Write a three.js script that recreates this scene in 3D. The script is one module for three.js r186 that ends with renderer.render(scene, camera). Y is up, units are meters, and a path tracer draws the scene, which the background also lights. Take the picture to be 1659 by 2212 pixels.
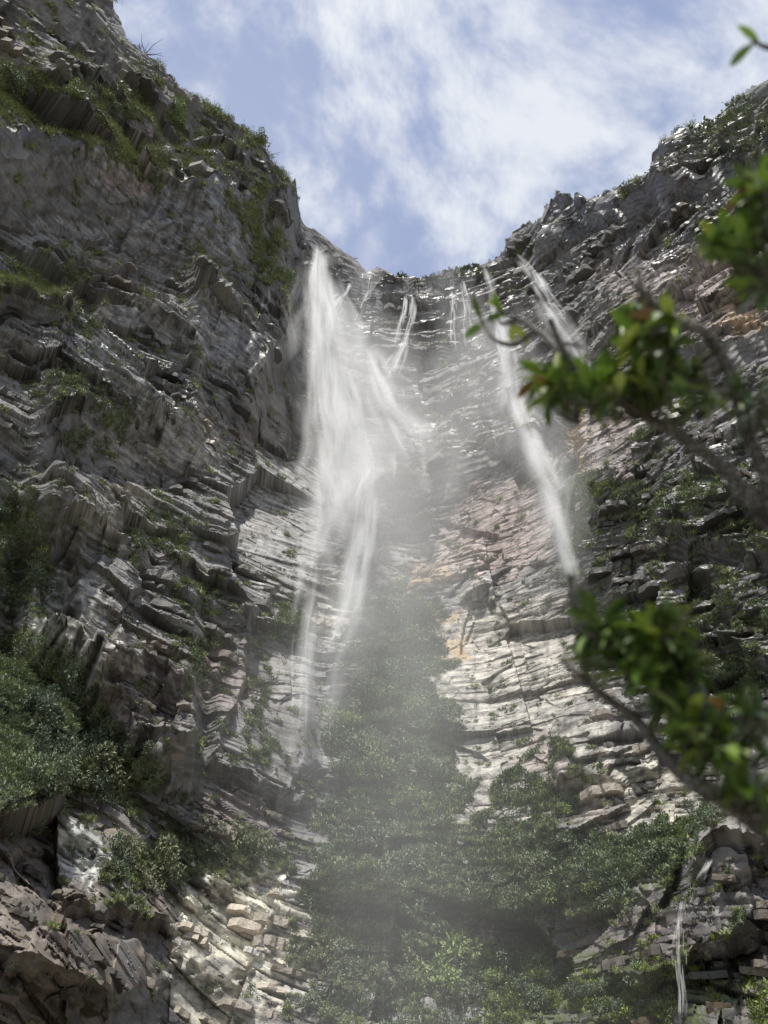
import * as THREE from 'three';
import { mergeGeometries } from 'three/addons/utils/BufferGeometryUtils.js';
import { createNoise2D, createNoise3D } from 'simplex-noise';

// ------------------------------------------------------------------ camera
const EYE = 1.6, PITCH = 40 * Math.PI / 180, FOC = 1597;     // FOC: focal length for a 1659 x 2212 picture
const scene = new THREE.Scene();
const camera = new THREE.PerspectiveCamera(2 * Math.atan(1106 / FOC) * 180 / Math.PI, 0.75, 0.05, 6000);
camera.position.set(0, EYE, 0);
camera.rotation.set(PITCH, 0, 0);
camera.focus = 160;
camera.userData.fStop = 6.3;
scene.add(camera);
const renderer = new THREE.WebGLRenderer({ antialias: true });
renderer.toneMapping = THREE.LinearToneMapping;
renderer.toneMappingExposure = 1.16;
renderer.shadowMap.enabled = true;

// ------------------------------------------------------------------ random numbers and noise
function rng(seed) { let s = seed | 0; return () => { s = (s + 0x6d2b79f5) | 0; let t = Math.imul(s ^ (s >>> 15), 1 | s); t = (t + Math.imul(t ^ (t >>> 7), 61 | t)) ^ t; return ((t ^ (t >>> 14)) >>> 0) / 4294967296; }; }
const n2 = createNoise2D(rng(11)), n3 = createNoise3D(rng(23));
const hash = (i, j, k) => { let h = Math.imul(i, 374761393) ^ Math.imul(j, 668265263) ^ Math.imul(k, 1442695041); h = Math.imul(h ^ (h >>> 13), 1274126177); h = Math.imul(h ^ (h >>> 15), 2246822519); return ((h ^ (h >>> 16)) >>> 0) / 4294967296; };
const fbm2 = (x, y, o = 4) => { let a = 0.5, s = 0; for (let i = 0; i < o; i++) { s += a * n2(x, y); x = x * 2.03 + 17.1; y = y * 2.03 - 9.7; a *= 0.5; } return s; };
const clamp = (x, a = 0, b = 1) => (x < a ? a : x > b ? b : x);
const sstep = (a, b, x) => { const t = clamp((x - a) / (b - a)); return t * t * (3 - 2 * t); };
const lerp = (a, b, t) => a + (b - a) * t;
const dirOf = (r) => { const z = r() * 2 - 1, a = r() * 6.2832, q = Math.sqrt(1 - z * z); return new THREE.Vector3(q * Math.cos(a), z, q * Math.sin(a)); };
const gauss = (r) => { let s = 0; for (let i = 0; i < 4; i++) s += r(); return (s - 2) * 1.73; };
const interp = (xs, ys, x) => { const n = xs.length; if (x <= xs[0]) return ys[0]; if (x >= xs[n - 1]) return ys[n - 1]; let i = 1; while (xs[i] < x) i++; return lerp(ys[i - 1], ys[i], (x - xs[i - 1]) / (xs[i] - xs[i - 1])); };

// picture point <-> direction from the eye
const CP = Math.cos(PITCH), SP = Math.sin(PITCH);
function ray(px, py) { const x = (px - 829.5) / FOC, y = (1106 - py) / FOC, Y = y * CP + SP, Z = -(CP - y * SP), h = Math.hypot(x, Z); return { x, y: Y, z: Z, az: Math.atan2(x, -Z), te: Y / h }; }
function toPic(X, Y, Z) { const y = Y - EYE, f = -Z * CP + y * SP, u = y * CP + Z * SP; return [829.5 + FOC * X / f, 1106 - FOC * u / f]; }

// ------------------------------------------------------------------ sky and sun
const SKYX = 11.1, SKYY = -6.4;
const SUN = new THREE.Vector3(-0.10, 0.965, 0.20).normalize();
{
  const W = 3072, H = 1536, data = new Float32Array(W * H * 4);
  for (let r = 0; r < H; r++) {
    const up = ((r + 0.5) / H - 0.5) * Math.PI, y = Math.sin(up), c = Math.cos(up);
    for (let q = 0; q < W; q++) {
      const a = ((q + 0.5) / W - 0.5) * 2 * Math.PI, x = Math.cos(a) * c, z = Math.sin(a) * c, o = (r * W + q) * 4;
      const hz = Math.pow(1 - Math.max(y, 0), 3);
      let R = lerp(0.31, 0.50, hz), G = lerp(0.38, 0.56, hz), B = lerp(0.60, 0.68, hz);
      if (y > 0) {
        const X = x + SKYX, Y = y + SKYY, Z = z, q = (x * 0.5 + y * 0.7 - z * 0.5) * 0.8;        // wisps drawn out along one direction
        let ux = X * 4.6 - q * 1.1, uy = Y * 4.6 - q * 1.5, uz = Z * 4.6 + q * 1.1, f = 0, am = 0.5;
        const w = n3(X * 2 + 9, Y * 2, Z * 2); ux += 0.3 * w; uy -= 0.25 * w;
        for (let i = 0; i < 8; i++) { f += am * n3(ux, uy, uz); ux = ux * 2.07 + 3.1; uy = uy * 2.07 - 1.7; uz = uz * 2.07 + 5.3; am *= 0.63; }
        const big = n3(X * 1.9 + 3, Y * 1.9, Z * 1.9 - 2), cl = clamp(0.33 + 0.22 * big + 0.80 * f, 0, 1), d = cl * cl * (3 - 2 * cl);
        const A = clamp(0.05 + 0.12 * n3(X * 1.4 + 20, Y * 1.4, Z * 1.4) + d * 0.86, 0, 0.95);
        R = lerp(R, 0.83, A); G = lerp(G, 0.86, A); B = lerp(B, 0.91, A);
      }
      data[o] = R * 0.92; data[o + 1] = G * 0.92; data[o + 2] = B * 0.91; data[o + 3] = 1;
    }
  }
  const t = new THREE.DataTexture(data, W, H, THREE.RGBAFormat, THREE.FloatType);
  t.mapping = THREE.EquirectangularReflectionMapping; t.magFilter = THREE.LinearFilter; t.needsUpdate = true;
  scene.background = t; scene.environment = t;
}
const sun = new THREE.DirectionalLight(new THREE.Color(1.0, 0.96, 0.88), 4.8);
sun.position.copy(SUN).multiplyScalar(600); sun.target.position.set(0, 100, -120);
sun.castShadow = true; sun.shadow.radius = 3; sun.shadow.mapSize.set(4096, 4096);
Object.assign(sun.shadow.camera, { left: -300, right: 300, top: 300, bottom: -300, near: 10, far: 1200 });
scene.add(sun, sun.target);

// ------------------------------------------------------------------ helpers for naming
const taken = {};
const numbered = (n) => { const k = taken[n] = (taken[n] ?? -1) + 1; return k ? n + '_' + String(k).padStart(3, '0') : n; };
function tag(o, label, category, group, kind) { Object.assign(o.userData, { label, category }); if (group) o.userData.group = group; if (kind) o.userData.kind = kind; return o; }
function shade(o) { o.traverse((m) => { if (m.isMesh) { m.castShadow = true; m.receiveShadow = true; } }); return o; }
function part(name, g, m, parent) { const o = new THREE.Mesh(g, m); o.name = name; o.castShadow = o.receiveShadow = true; parent.add(o); return o; }

// ------------------------------------------------------------------ the cliff surface: horizontal distance from the camera's foot by direction and height
// [picture x, picture y, horizontal distance in metres]
const CTRL = [
  [-60, -40, 150], [0, 0, 150], [262, 50, 146], [0, 300, 146], [250, 300, 150], [385, 170, 152], [500, 250, 160], [600, 350, 172], [640, 430, 184], [480, 500, 168], [300, 550, 156],
  [0, 600, 140], [150, 800, 138], [0, 1000, 128], [300, 900, 146], [500, 800, 165], [600, 700, 180], [640, 560, 190], [690, 495, 196], [778, 565, 210], [850, 590, 216], [950, 585, 216], [1080, 540, 212],
  [1165, 465, 206], [1260, 415, 200], [1400, 340, 192], [1530, 255, 190], [1659, 160, 192], [1720, 100, 194],
  [760, 800, 204], [900, 800, 208], [1050, 800, 203], [1200, 750, 190], [1400, 700, 172], [1659, 600, 160], [1659, 380, 174],
  [600, 1000, 172], [760, 1000, 192], [900, 1000, 196], [1050, 1000, 190], [1240, 1000, 168], [1450, 1000, 145], [1659, 1000, 132],
  [150, 1200, 122], [350, 1200, 138], [550, 1200, 150], [760, 1200, 170], [870, 1180, 182], [1000, 1200, 172], [1200, 1200, 154], [1450, 1250, 128], [1659, 1250, 116],
  [0, 1350, 104], [200, 1450, 112], [400, 1450, 124], [560, 1450, 136], [760, 1450, 142], [900, 1400, 150], [1050, 1450, 142], [1300, 1450, 126], [1659, 1500, 100],
  [0, 1650, 84], [250, 1700, 94], [430, 1650, 108], [600, 1700, 116], [820, 1650, 118], [1000, 1650, 124], [1250, 1700, 110], [1659, 1750, 84],
  [0, 1950, 68], [200, 1950, 78], [450, 1950, 94], [600, 1950, 100], [850, 1950, 98], [1050, 1950, 102], [1300, 1950, 92], [1500, 1950, 78], [1659, 1950, 70],
  [0, 2212, 58], [200, 2212, 68], [450, 2212, 84], [650, 2212, 90], [900, 2212, 88], [1100, 2212, 90], [1350, 2212, 80], [1500, 2212, 68], [1659, 2212, 60],
];
const SA = 165;                                                  // metres along the wall per radian
let TP;
{
  const P = CTRL.map(([px, py, R]) => { const d = ray(px, py); return [d.az * SA, EYE + R * d.te, R]; });
  for (const y of [0, 60, 150, 260, 350]) for (const s of [-1, 1]) P.push([s * 1.7 * SA, y, 150 + y * 0.1]);
  for (const a of [-0.9, -0.6, 0.6, 0.9]) P.push([a * SA, -4, 60], [a * SA, 30, 68 + 20 * Math.abs(a)]);
  for (const a of [-0.3, 0, 0.3]) P.push([a * SA, -4, 78 - 30 * a * a]);
  const n = P.length, N = n + 3, M = [...Array(N)].map(() => new Float64Array(N + 1)), U = (r2) => (r2 > 1e-9 ? r2 * Math.log(r2) : 0);
  for (let i = 0; i < n; i++) {
    for (let j = 0; j < n; j++) M[i][j] = U(((P[i][0] - P[j][0]) ** 2 + (P[i][1] - P[j][1]) ** 2) / 1e4);
    M[i][i] += 0.004;
    M[i][n] = M[n][i] = 1; M[i][n + 1] = M[n + 1][i] = P[i][0] / 100; M[i][n + 2] = M[n + 2][i] = P[i][1] / 100; M[i][N] = P[i][2];
  }
  for (let c = 0; c < N; c++) {
    let b = c; for (let r = c + 1; r < N; r++) if (Math.abs(M[r][c]) > Math.abs(M[b][c])) b = r;
    [M[c], M[b]] = [M[b], M[c]];
    for (let r = 0; r < N; r++) if (r !== c && M[r][c]) { const f = M[r][c] / M[c][c]; for (let k = c; k <= N; k++) M[r][k] -= f * M[c][k]; }
  }
  const w = M.map((row, i) => row[N] / row[i]);
  TP = (s, y) => { let v = w[n] + w[n + 1] * s / 100 + w[n + 2] * y / 100; for (let i = 0; i < n; i++) { const dx = s - P[i][0], dy = y - P[i][1]; v += w[i] * U((dx * dx + dy * dy) / 1e4); } return v; };
}
// tabulated for speed
const TA = 420, TY = 220, AZM = 1.75, YM0 = -6, YM1 = 420, tab = new Float32Array(TA * TY);
for (let j = 0; j < TY; j++) for (let i = 0; i < TA; i++) tab[j * TA + i] = clamp(TP(lerp(-AZM, AZM, i / (TA - 1)) * SA, lerp(YM0, YM1, j / (TY - 1))), 45, 260);
function smoothR(az, y) {
  const a = clamp((az + AZM) / (2 * AZM)) * (TA - 1.001), b = clamp((y - YM0) / (YM1 - YM0)) * (TY - 1.001), i = Math.floor(a), j = Math.floor(b), u = a - i, v = b - j, k = j * TA + i;
  return lerp(lerp(tab[k], tab[k + 1], u), lerp(tab[k + TA], tab[k + TA + 1], u), v);
}
// overhangs: rock above the line stands out by p metres, fading upwards over L picture units
const LEDGES = [
  { x: [-120, 0, 150, 300, 450, 600, 640], y: [470, 480, 500, 560, 640, 690, 700], p: 17, L: 260, w: 60 },
  { x: [-120, 0, 120, 230, 330], y: [230, 245, 290, 330, 400], p: 5, L: 80, w: 14 },
  { x: [330, 420, 500, 570], y: [400, 455, 540, 575], p: 5, L: 60, w: 12 },
  { x: [430, 520, 600, 640], y: [330, 400, 470, 520], p: 4, L: 60, w: 12 },
  { x: [-120, 0, 70, 150], y: [735, 740, 760, 770], p: 9, L: 110, w: 22 },
  { x: [180, 320, 460], y: [690, 740, 830], p: 4, L: 70, w: 12 },
  { x: [380, 520, 580, 645], y: [760, 850, 920, 960], p: 10, L: 150, w: 40 },
  { x: [50, 130, 250, 350, 450], y: [1050, 1025, 1015, 1035, 1020], p: 8, L: 140, w: 44 },
  { x: [60, 160, 250, 330], y: [1240, 1215, 1255, 1260], p: 5, L: 70, w: 14 },
  { x: [330, 450, 540], y: [1250, 1310, 1370], p: 2.5, L: 60, w: 12 },
  { x: [40, 130, 200, 290, 360, 440], y: [1400, 1490, 1600, 1690, 1750, 1750], p: 13, L: 200, w: 34 },
  { x: [200, 320, 450], y: [1440, 1500, 1560], p: 2.5, L: 50, w: 10 },
  { x: [430, 520, 600, 690], y: [1710, 1725, 1750, 1720], p: 5, L: 280, w: 12 },
  { x: [560, 700, 860, 1000], y: [625, 650, 650, 610], p: 4, L: 60, w: 14 },
  { x: [780, 900, 1020, 1130], y: [810, 800, 785, 730], p: 5, L: 60, w: 14 },
  { x: [930, 1050, 1180, 1245], y: [1085, 1055, 1020, 975], p: 8, L: 100, w: 30 },
  { x: [985, 1030, 1075], y: [1345, 1325, 1310], p: 4, L: 50, w: 12 },
  { x: [1130, 1260, 1400, 1540], y: [580, 520, 460, 440], p: 7, L: 80, w: 16 },
  { x: [1400, 1520, 1659, 1760], y: [500, 450, 360, 300], p: 7, L: 90, w: 18 },
  { x: [1260, 1400, 1540, 1659, 1760], y: [900, 850, 820, 780, 760], p: 6, L: 110, w: 20 },
  { x: [1400, 1530, 1659, 1760], y: [1210, 1230, 1270, 1300], p: 8, L: 90, w: 22 },
  { x: [1300, 1450, 1600, 1760], y: [1420, 1400, 1430, 1480], p: 5, L: 70, w: 14 },
  { x: [1180, 1300, 1450], y: [1750, 1720, 1670], p: 3.2, L: 70, w: 12 },
  { x: [1290, 1400, 1520, 1659], y: [2120, 2140, 2070, 2010], p: 3.6, L: 70, w: 12 },
  { x: [1480, 1560, 1659, 1760], y: [1915, 1865, 1895, 1915], p: 3.6, L: 60, w: 12 },
  { x: [-80, 60, 180, 260], y: [2070, 2100, 2150, 2190], p: 3.0, L: 60, w: 10 },
  { x: [120, 260, 390], y: [1970, 1995, 2020], p: 3.2, L: 60, w: 10 },
];
// hollows: [x, y, rx, ry, depth]
const HOLLOWS = [[870, 1170, 60, 110, 9], [250, 1020, 150, 60, 4], [610, 900, 55, 70, 8], [60, 1290, 90, 110, 6], [250, 1600, 120, 60, 4], [1560, 1180, 120, 60, 4], [1480, 1340, 90, 60, 3.5], [1600, 1420, 110, 70, 3.5], [150, 480, 200, 60, 4], [1180, 620, 70, 30, 2.5], [1300, 580, 120, 30, 3], [520, 600, 120, 40, 3], [120, 1880, 90, 60, 2.5], [1640, 2060, 70, 80, 3], [700, 1700, 60, 40, 2]];
// bulges standing forward: same form
const BULGES = [[300, 1400, 150, 170, 4], [500, 500, 120, 90, 3.5], [1100, 900, 110, 90, 4], [140, 1150, 110, 60, 4], [400, 960, 70, 60, 3.5], [1230, 420, 60, 30, 4], [1430, 310, 60, 40, 4], [1290, 1690, 90, 50, 2], [1590, 1870, 80, 40, 2], [200, 2090, 160, 70, 2.5], [480, 2000, 90, 110, 2]];

let underside = 0;
function bigShape(px, py, s) {
  let d = 0; underside = 0;
  const jx = 10 * n2(px * 0.022, py * 0.022), jy = 7 * n2(px * 0.02 + 30, py * 0.02) + 10 * (hash(Math.floor(s / 14 + 0.8 * n2(s * 0.06, py * 0.01)), 3, 9) - 0.5);
  for (const l of LEDGES) {
    const n = l.x.length, x0 = l.x[0], x1 = l.x[n - 1];
    if (px < x0 || px > x1) continue;
    const above = interp(l.x, l.y, px + jx) + jy - py;
    if (above < 0 || above > l.L * 3.2) continue;
    const end = sstep(0, 40, px - x0) * sstep(0, 40, x1 - px);
    { const W = l.w * 1.7, t = clamp(above / W) * 5, ti = Math.floor(t), tf = t - ti; d += l.p * end * Math.min(1, lerp(t, ti + sstep(0, 0.4, tf), 0.35) / 5) * Math.exp(-Math.max(0, above - W) / l.L); if (t < 5) underside = Math.max(underside, end); }
  }
  for (const [x, y, rx, ry, k] of HOLLOWS) { const q = ((px + jx * 2 - x) / rx) ** 2 + ((py + jy * 1.5 - y) / ry) ** 2; if (q < 1.6) d -= k * sstep(1.6, 0.5, q); }
  for (const [x, y, rx, ry, k] of BULGES) { const q = ((px + jx * 2 - x) / rx) ** 2 + ((py + jy * 1.5 - y) / ry) ** 2; if (q < 1.6) d += k * sstep(1.6, 0.6, q); }
  // the left buttress ends in a corner in front of the back wall
  if (py < 980) {                                                  // rounded, so that it reads as a rock corner and not as a post
    const ex = interp([430, 520, 600, 700, 790, 860, 930], [642, 646, 634, 642, 648, 600, 560], py) + jx * 0.8;
    d += 13 * sstep(0, 46, ex - px) * Math.exp(-Math.max(0, ex - px) / 170) * sstep(950, 860, py + jy);
  }
  // the right wall steps forward of the back wall along a crack
  if (py > 860 && py < 1330) d += 6 * sstep(0, 12, px - (1246 + jx)) * Math.exp(-Math.max(0, px - 1246) / 160) * sstep(860, 930, py) * sstep(1330, 1200, py);
  // lower left bulge ends at a crack beside the smooth slab
  if (py > 1250 && py < 1720) d += 3.5 * sstep(0, 10, interp([1250, 1400, 1500, 1600, 1720], [620, 545, 530, 500, 440], py) + jx - px) * Math.exp(-Math.max(0, 520 - px) / 120) * sstep(1250, 1330, py) * sstep(1720, 1690, py);
  return d;
}
// smooth faces: how much of the broken bedding shows
const SMOOTH = [[620, 1130, 110, 150, 0.7], [590, 1560, 130, 130, 0.75], [60, 400, 200, 70, 0.75], [250, 490, 200, 60, 0.6], [1110, 1130, 100, 90, 0.65], [1400, 620, 120, 50, 0.6], [1320, 960, 60, 80, 0.7], [1090, 1500, 180, 280, 0.62], [740, 700, 60, 90, 0.4], [150, 1300, 90, 60, 0.5]];
const LEVELS = [[17, 90, 2.2], [7.1, 58, 2.0], [3.3, 42, 1.6], [1.7, 24, 1.0], [0.75, 9, 0.42]];
/** Height within the pile of beds: beds dip, steeply at the lower left. */
function bedHeight(s, y) {
  const l = sstep(10, -60, s), r = sstep(35, 80, s), low = sstep(150, 90, y), low2 = sstep(60, 25, y);
  return y + 3.5 * n2(s / 150, y / 150) + l * (0.15 + 0.2 * low2) * (s + 20) + r * (0.22 * low - 0.06) * (s - 40);
}
/** Joint faces: the wall broken into flat, tilted facets. */
function facet(s, y, A, B, k) {
  const gx = Math.floor(s / A), gy = Math.floor(y / B); let best = 1e9, bi = 0, bj = 0, bx = 0, by = 0;
  for (let j = -1; j <= 1; j++) for (let i = -1; i <= 1; i++) { const a = gx + i, b = gy + j, x = (a + 0.1 + 0.8 * hash(a, b, k + 101)) * A, z = (b + 0.1 + 0.8 * hash(a, b, k + 102)) * B, q = ((s - x) / A) ** 2 + ((y - z) / B) ** 2; if (q < best) { best = q; bi = a; bj = b; bx = x; by = z; } }
  return (hash(bi, bj, k + 103) - 0.5) * A * 0.13 + (s - bx) * (hash(bi, bj, k + 104) - 0.5) * 0.42 + (y - by) * (hash(bi, bj, k + 105) - 0.45) * 0.5;
}
function strata(s, y, px, py, dist) {
  const wy = bedHeight(s, y), lam = sstep(25, -25, s);
  let d = 0.8 * n2(s / 40, y / 46) + ((1 + 0.5 * lam) * facet(s, y, 34, 26, 1) + lerp(0.5, 0.22, lam) * facet(s, y, 12, 8, 2)) * (1 - 0.97 * underside);
  let rough = 1 - 0.97 * underside;
  for (const [x, yy, rx, ry, k] of SMOOTH) { const q = ((px - x) / rx) ** 2 + ((py - yy) / ry) ** 2; if (q < 1.5) rough *= 1 - k * sstep(1.5, 0.6, q); }
  const cell = dist / 739;
  for (let k = 0; k < LEVELS.length; k++) {
    const [T, L, A] = LEVELS[k];
    if (T < cell * 1.5) break;
    const m = (k < 2 ? lerp(0.8, 0.62, lam) : 0.62) + (k < 2 ? 0.6 : 0.75) * n2(s / 42 + k * 31, y / 30 - k * 13) + 0.3 * n2(s / (L * 0.5) + k * 7, y / (T * 5));
    const v = wy / T + 0.10 * n2(s / (L * 1.1) + k * 5, wy / (T * 4)), i = Math.floor(v), f = v - i;
    const hl = hash(i, k, 1), len = L * (lerp(0.24, 0.6, lam) + 1.35 * hl * hl), u = s / len + hash(i, k, 2) * 13 + 0.05 * n2(s / (L * 0.5), y / (T * 1.2) + k * 9) + 0.9 * (f - 0.5) * (hash(i, k, 7) - 0.5), j = Math.floor(u), g = u - j;
    const h1 = hash(i, j, k + 20), h2 = hash(i, j, k + 40), bed = hash(i, k, 5) - 0.5;
    let o = (h1 - 0.5) * 1.35 + bed * 1.2 + (f - 0.5) * (h2 - 0.4) * 0.9 + (g - 0.5) * (hash(i, j, k + 60) - 0.5) * 1.3;
    o -= 0.75 * h2 * sstep(0.2, 0, f) + 0.35 * sstep(0.07, 0, g);   // joints are set back
    d += A * o * Math.max(0.07, m) * (k === 0 ? 0.5 + 0.5 * rough : rough);
  }
  return d;
}
const RIM = [[-200, -120], [150, -60], [240, -30], [264, 30], [280, 75], [345, 125], [385, 172], [420, 206], [500, 252], [560, 300], [600, 352], [636, 405], [646, 440], [652, 471], [690, 494], [740, 531], [776, 560], [792, 580], [812, 572], [828, 574], [850, 589], [900, 593], [950, 587], [1000, 568], [1060, 556], [1080, 540], [1110, 492], [1165, 466], [1200, 408], [1255, 414], [1272, 422], [1330, 398], [1398, 362], [1402, 325], [1425, 290], [1530, 254], [1560, 224], [1600, 190], [1659, 156], [1740, 90], [1900, 10]];
const rimAz = [], rimTe = [];
for (const [px, py] of RIM) { const d = ray(px, py); if (!rimAz.length || d.az > rimAz[rimAz.length - 1] + 1e-4) { rimAz.push(d.az); rimTe.push(d.te); } }
const rimCache = new Map();
const rimHeight = (az) => (rimRaw(az - 0.006) + rimRaw(az - 0.003) + rimRaw(az) + rimRaw(az + 0.003) + rimRaw(az + 0.006)) / 5;
function rimRaw(az) {
  const key = Math.round(az * 1500); az = key / 1500;
  let h = rimCache.get(key);
  if (h === undefined) {
    const te = interp(rimAz, rimTe, az);
    h = 330;
    for (let i = 0; i < 16; i++) { const R0 = smoothR(az, h), [px, py] = toPic(R0 * Math.sin(az), h, -R0 * Math.cos(az)); h = lerp(h, clamp(EYE + (R0 - bigShape(px, py, az * SA) - 1.5) * te, 240, 390), 0.5); }
    h += 2.2 * (hash(Math.floor(az * 38), 1, 77) - 0.5) + 1.0 * n2(az * 40, 1) + 0.4 * n2(az * 150, 5);
    rimCache.set(key, h);
  }
  return h;
}
/** The rock's surface: a point for a direction and a height. */
function surf(az, y, out = {}) {
  const H = rimHeight(az), yc = Math.min(y, H), R0 = smoothR(az, yc), s = az * SA;
  const sa = Math.sin(az), ca = Math.cos(az);
  const [px, py] = toPic(R0 * sa, yc, -R0 * ca);
  const d1 = bigShape(px, py, s); let d = d1 + strata(s, yc, px, py, Math.hypot(R0, yc)) * clamp((H - yc) / 14, 0.22, 1);
  if (yc < 4) d *= clamp(yc / 4, 0.2, 1);
  let R = R0 - d, Y = yc;
  if (underside > 0 && y < H - 8) {                               // ceilings of the overhangs break off in flat slabs
    const b = Math.floor(R / 2.6 + 0.4 * n2(s / 7, 3)), q = Math.floor(s / 8 + hash(b, 1, 200) * 5), b2 = Math.floor(R / 1.1), q2 = Math.floor(s / 2.6 + hash(b2, 2, 200) * 5);
    Y += underside * (1.0 * (hash(b, q, 201) - 0.5) + 0.2 * (hash(b2, q2, 202) - 0.5) + 0.7 * n2(s / 12, R / 7)) * clamp(R0 / 150);
  }
  if (y > H) { const t = y - H; R += t * 3.2; Y = H + Math.min(2, t * 0.4) * (0.2 + 0.5 * n2(s / 9, t / 5)) - Math.max(0, t - 8) * 0.12; }
  out.x = R * sa; out.y = Y; out.z = -R * ca; out.px = px; out.py = py; out.R = R; out.s = s; out.d = d;
  return out;
}
/** The point of the rock that shows at a picture point. */
function hit(px, py, o = {}) {
  const d = ray(px, py); let lo = -3, hi = rimHeight(d.az);
  for (let i = 0; i < 26; i++) { const m = (lo + hi) / 2; surf(d.az, m, o); if ((o.y - EYE) / o.R > d.te) hi = m; else lo = m; }
  surf(d.az, (lo + hi) / 2, o); o.az = d.az; o.h = (lo + hi) / 2;
  return o;
}
// smooth distance only (for water hanging in the air)
function air(px, py, off) {
  const d = ray(px, py); let y = 100;
  for (let i = 0; i < 30; i++) y = lerp(y, EYE + (smoothR(d.az, y) - off) * d.te, 0.6);
  const R = smoothR(d.az, y) - off; return new THREE.Vector3(R * Math.sin(d.az), y, -R * Math.cos(d.az));
}

// ------------------------------------------------------------------ rock colours (albedo), stains and painted-in lit faces where the photograph shows them
const STAINS_AND_LIT = [   // x, y, rx, ry, colour, strength
  [500, 1960, 120, 130, [0.56, 0.54, 0.45], 0.85], [480, 2120, 120, 130, [0.46, 0.44, 0.37], 0.75], [630, 2080, 60, 120, [0.44, 0.42, 0.35], 0.65],
  [1090, 1560, 190, 260, [0.335, 0.32, 0.285], 0.8], [1200, 1400, 140, 120, [0.33, 0.31, 0.275], 0.7], [1020, 1400, 90, 110, [0.36, 0.335, 0.295], 0.7], [1350, 1720, 160, 90, [0.44, 0.42, 0.35], 0.7],
  [1090, 1130, 110, 90, [0.314, 0.258, 0.243], 0.9], [1020, 1190, 110, 60, [0.332, 0.276, 0.252], 0.8], [1320, 940, 70, 90, [0.373, 0.317, 0.295], 0.8], [1560, 640, 120, 80, [0.336, 0.286, 0.268], 0.75], [1420, 600, 120, 60, [0.339, 0.296, 0.28], 0.7],
  [1180, 1660, 60, 70, [0.24, 0.197, 0.188], 0.6], [1280, 1740, 60, 30, [0.256, 0.206, 0.188], 0.6],
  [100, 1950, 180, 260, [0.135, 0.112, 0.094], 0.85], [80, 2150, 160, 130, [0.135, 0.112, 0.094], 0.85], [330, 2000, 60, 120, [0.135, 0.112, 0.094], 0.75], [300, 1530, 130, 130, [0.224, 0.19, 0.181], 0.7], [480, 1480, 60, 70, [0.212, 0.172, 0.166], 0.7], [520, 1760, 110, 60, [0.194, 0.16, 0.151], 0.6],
  [1380, 2060, 140, 110, [0.196, 0.168, 0.156], 0.8], [1040, 2040, 50, 60, [0.387, 0.325, 0.288], 0.8], [1620, 2130, 50, 60, [0.22, 0.176, 0.164], 0.7],
  [300, 360, 90, 60, [0.34, 0.275, 0.26], 0.6], [250, 300, 80, 50, [0.34, 0.27, 0.26], 0.5],
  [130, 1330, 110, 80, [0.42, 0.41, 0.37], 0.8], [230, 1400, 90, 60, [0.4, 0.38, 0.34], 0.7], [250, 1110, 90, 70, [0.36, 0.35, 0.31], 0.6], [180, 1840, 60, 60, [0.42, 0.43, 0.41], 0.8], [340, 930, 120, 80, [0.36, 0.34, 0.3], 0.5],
  [350, 760, 190, 110, [0.34, 0.34, 0.335], 0.7], [500, 760, 90, 70, [0.36, 0.36, 0.355], 0.7], [430, 470, 120, 70, [0.38, 0.38, 0.375], 0.7], [300, 330, 90, 50, [0.36, 0.345, 0.335], 0.6], [400, 960, 90, 60, [0.36, 0.35, 0.33], 0.7], [620, 1120, 100, 140, [0.31, 0.31, 0.305], 0.6], [120, 520, 150, 40, [0.30, 0.30, 0.295], 0.6],  // silver grey: light on the left wall faces, put into the rock colour
  [760, 1330, 60, 70, [0.42, 0.4, 0.34], 0.7],
];
const ORANGE = [[935, 1245, 45, 28], [900, 1270, 36, 16], [985, 1390, 26, 30], [985, 1420, 26, 14], [1268, 1050, 22, 50], [1600, 690, 50, 22], [960, 1330, 40, 14], [1250, 950, 14, 60]];
const MOSSY = [[1450, 1250, 230, 260, 0.34], [1600, 1480, 120, 180, 0.45], [1620, 1100, 90, 120, 0.4], [1300, 2150, 320, 110, 0.75], [1120, 2090, 90, 110, 0.8], [1560, 300, 140, 90, 0.4], [60, 600, 140, 80, 0.3], [250, 860, 180, 120, 0.18], [60, 180, 120, 50, 0.35], [260, 320, 100, 50, 0.35], [480, 560, 120, 90, 0.25], [60, 1150, 120, 140, 0.45], [400, 1480, 150, 170, 0.2], [200, 1750, 200, 90, 0.3], [600, 1420, 90, 120, 0.3], [450, 1850, 170, 70, 0.35], [560, 1560, 130, 140, 0.25], [860, 1700, 150, 400, 0.6], [1250, 1890, 260, 110, 0.55]];
const blob = (px, py, x, y, rx, ry) => { const q = ((px - x) / rx) ** 2 + ((py - y) / ry) ** 2; return q < 1.7 ? sstep(1.7, 0.35, q) : 0; };
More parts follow.
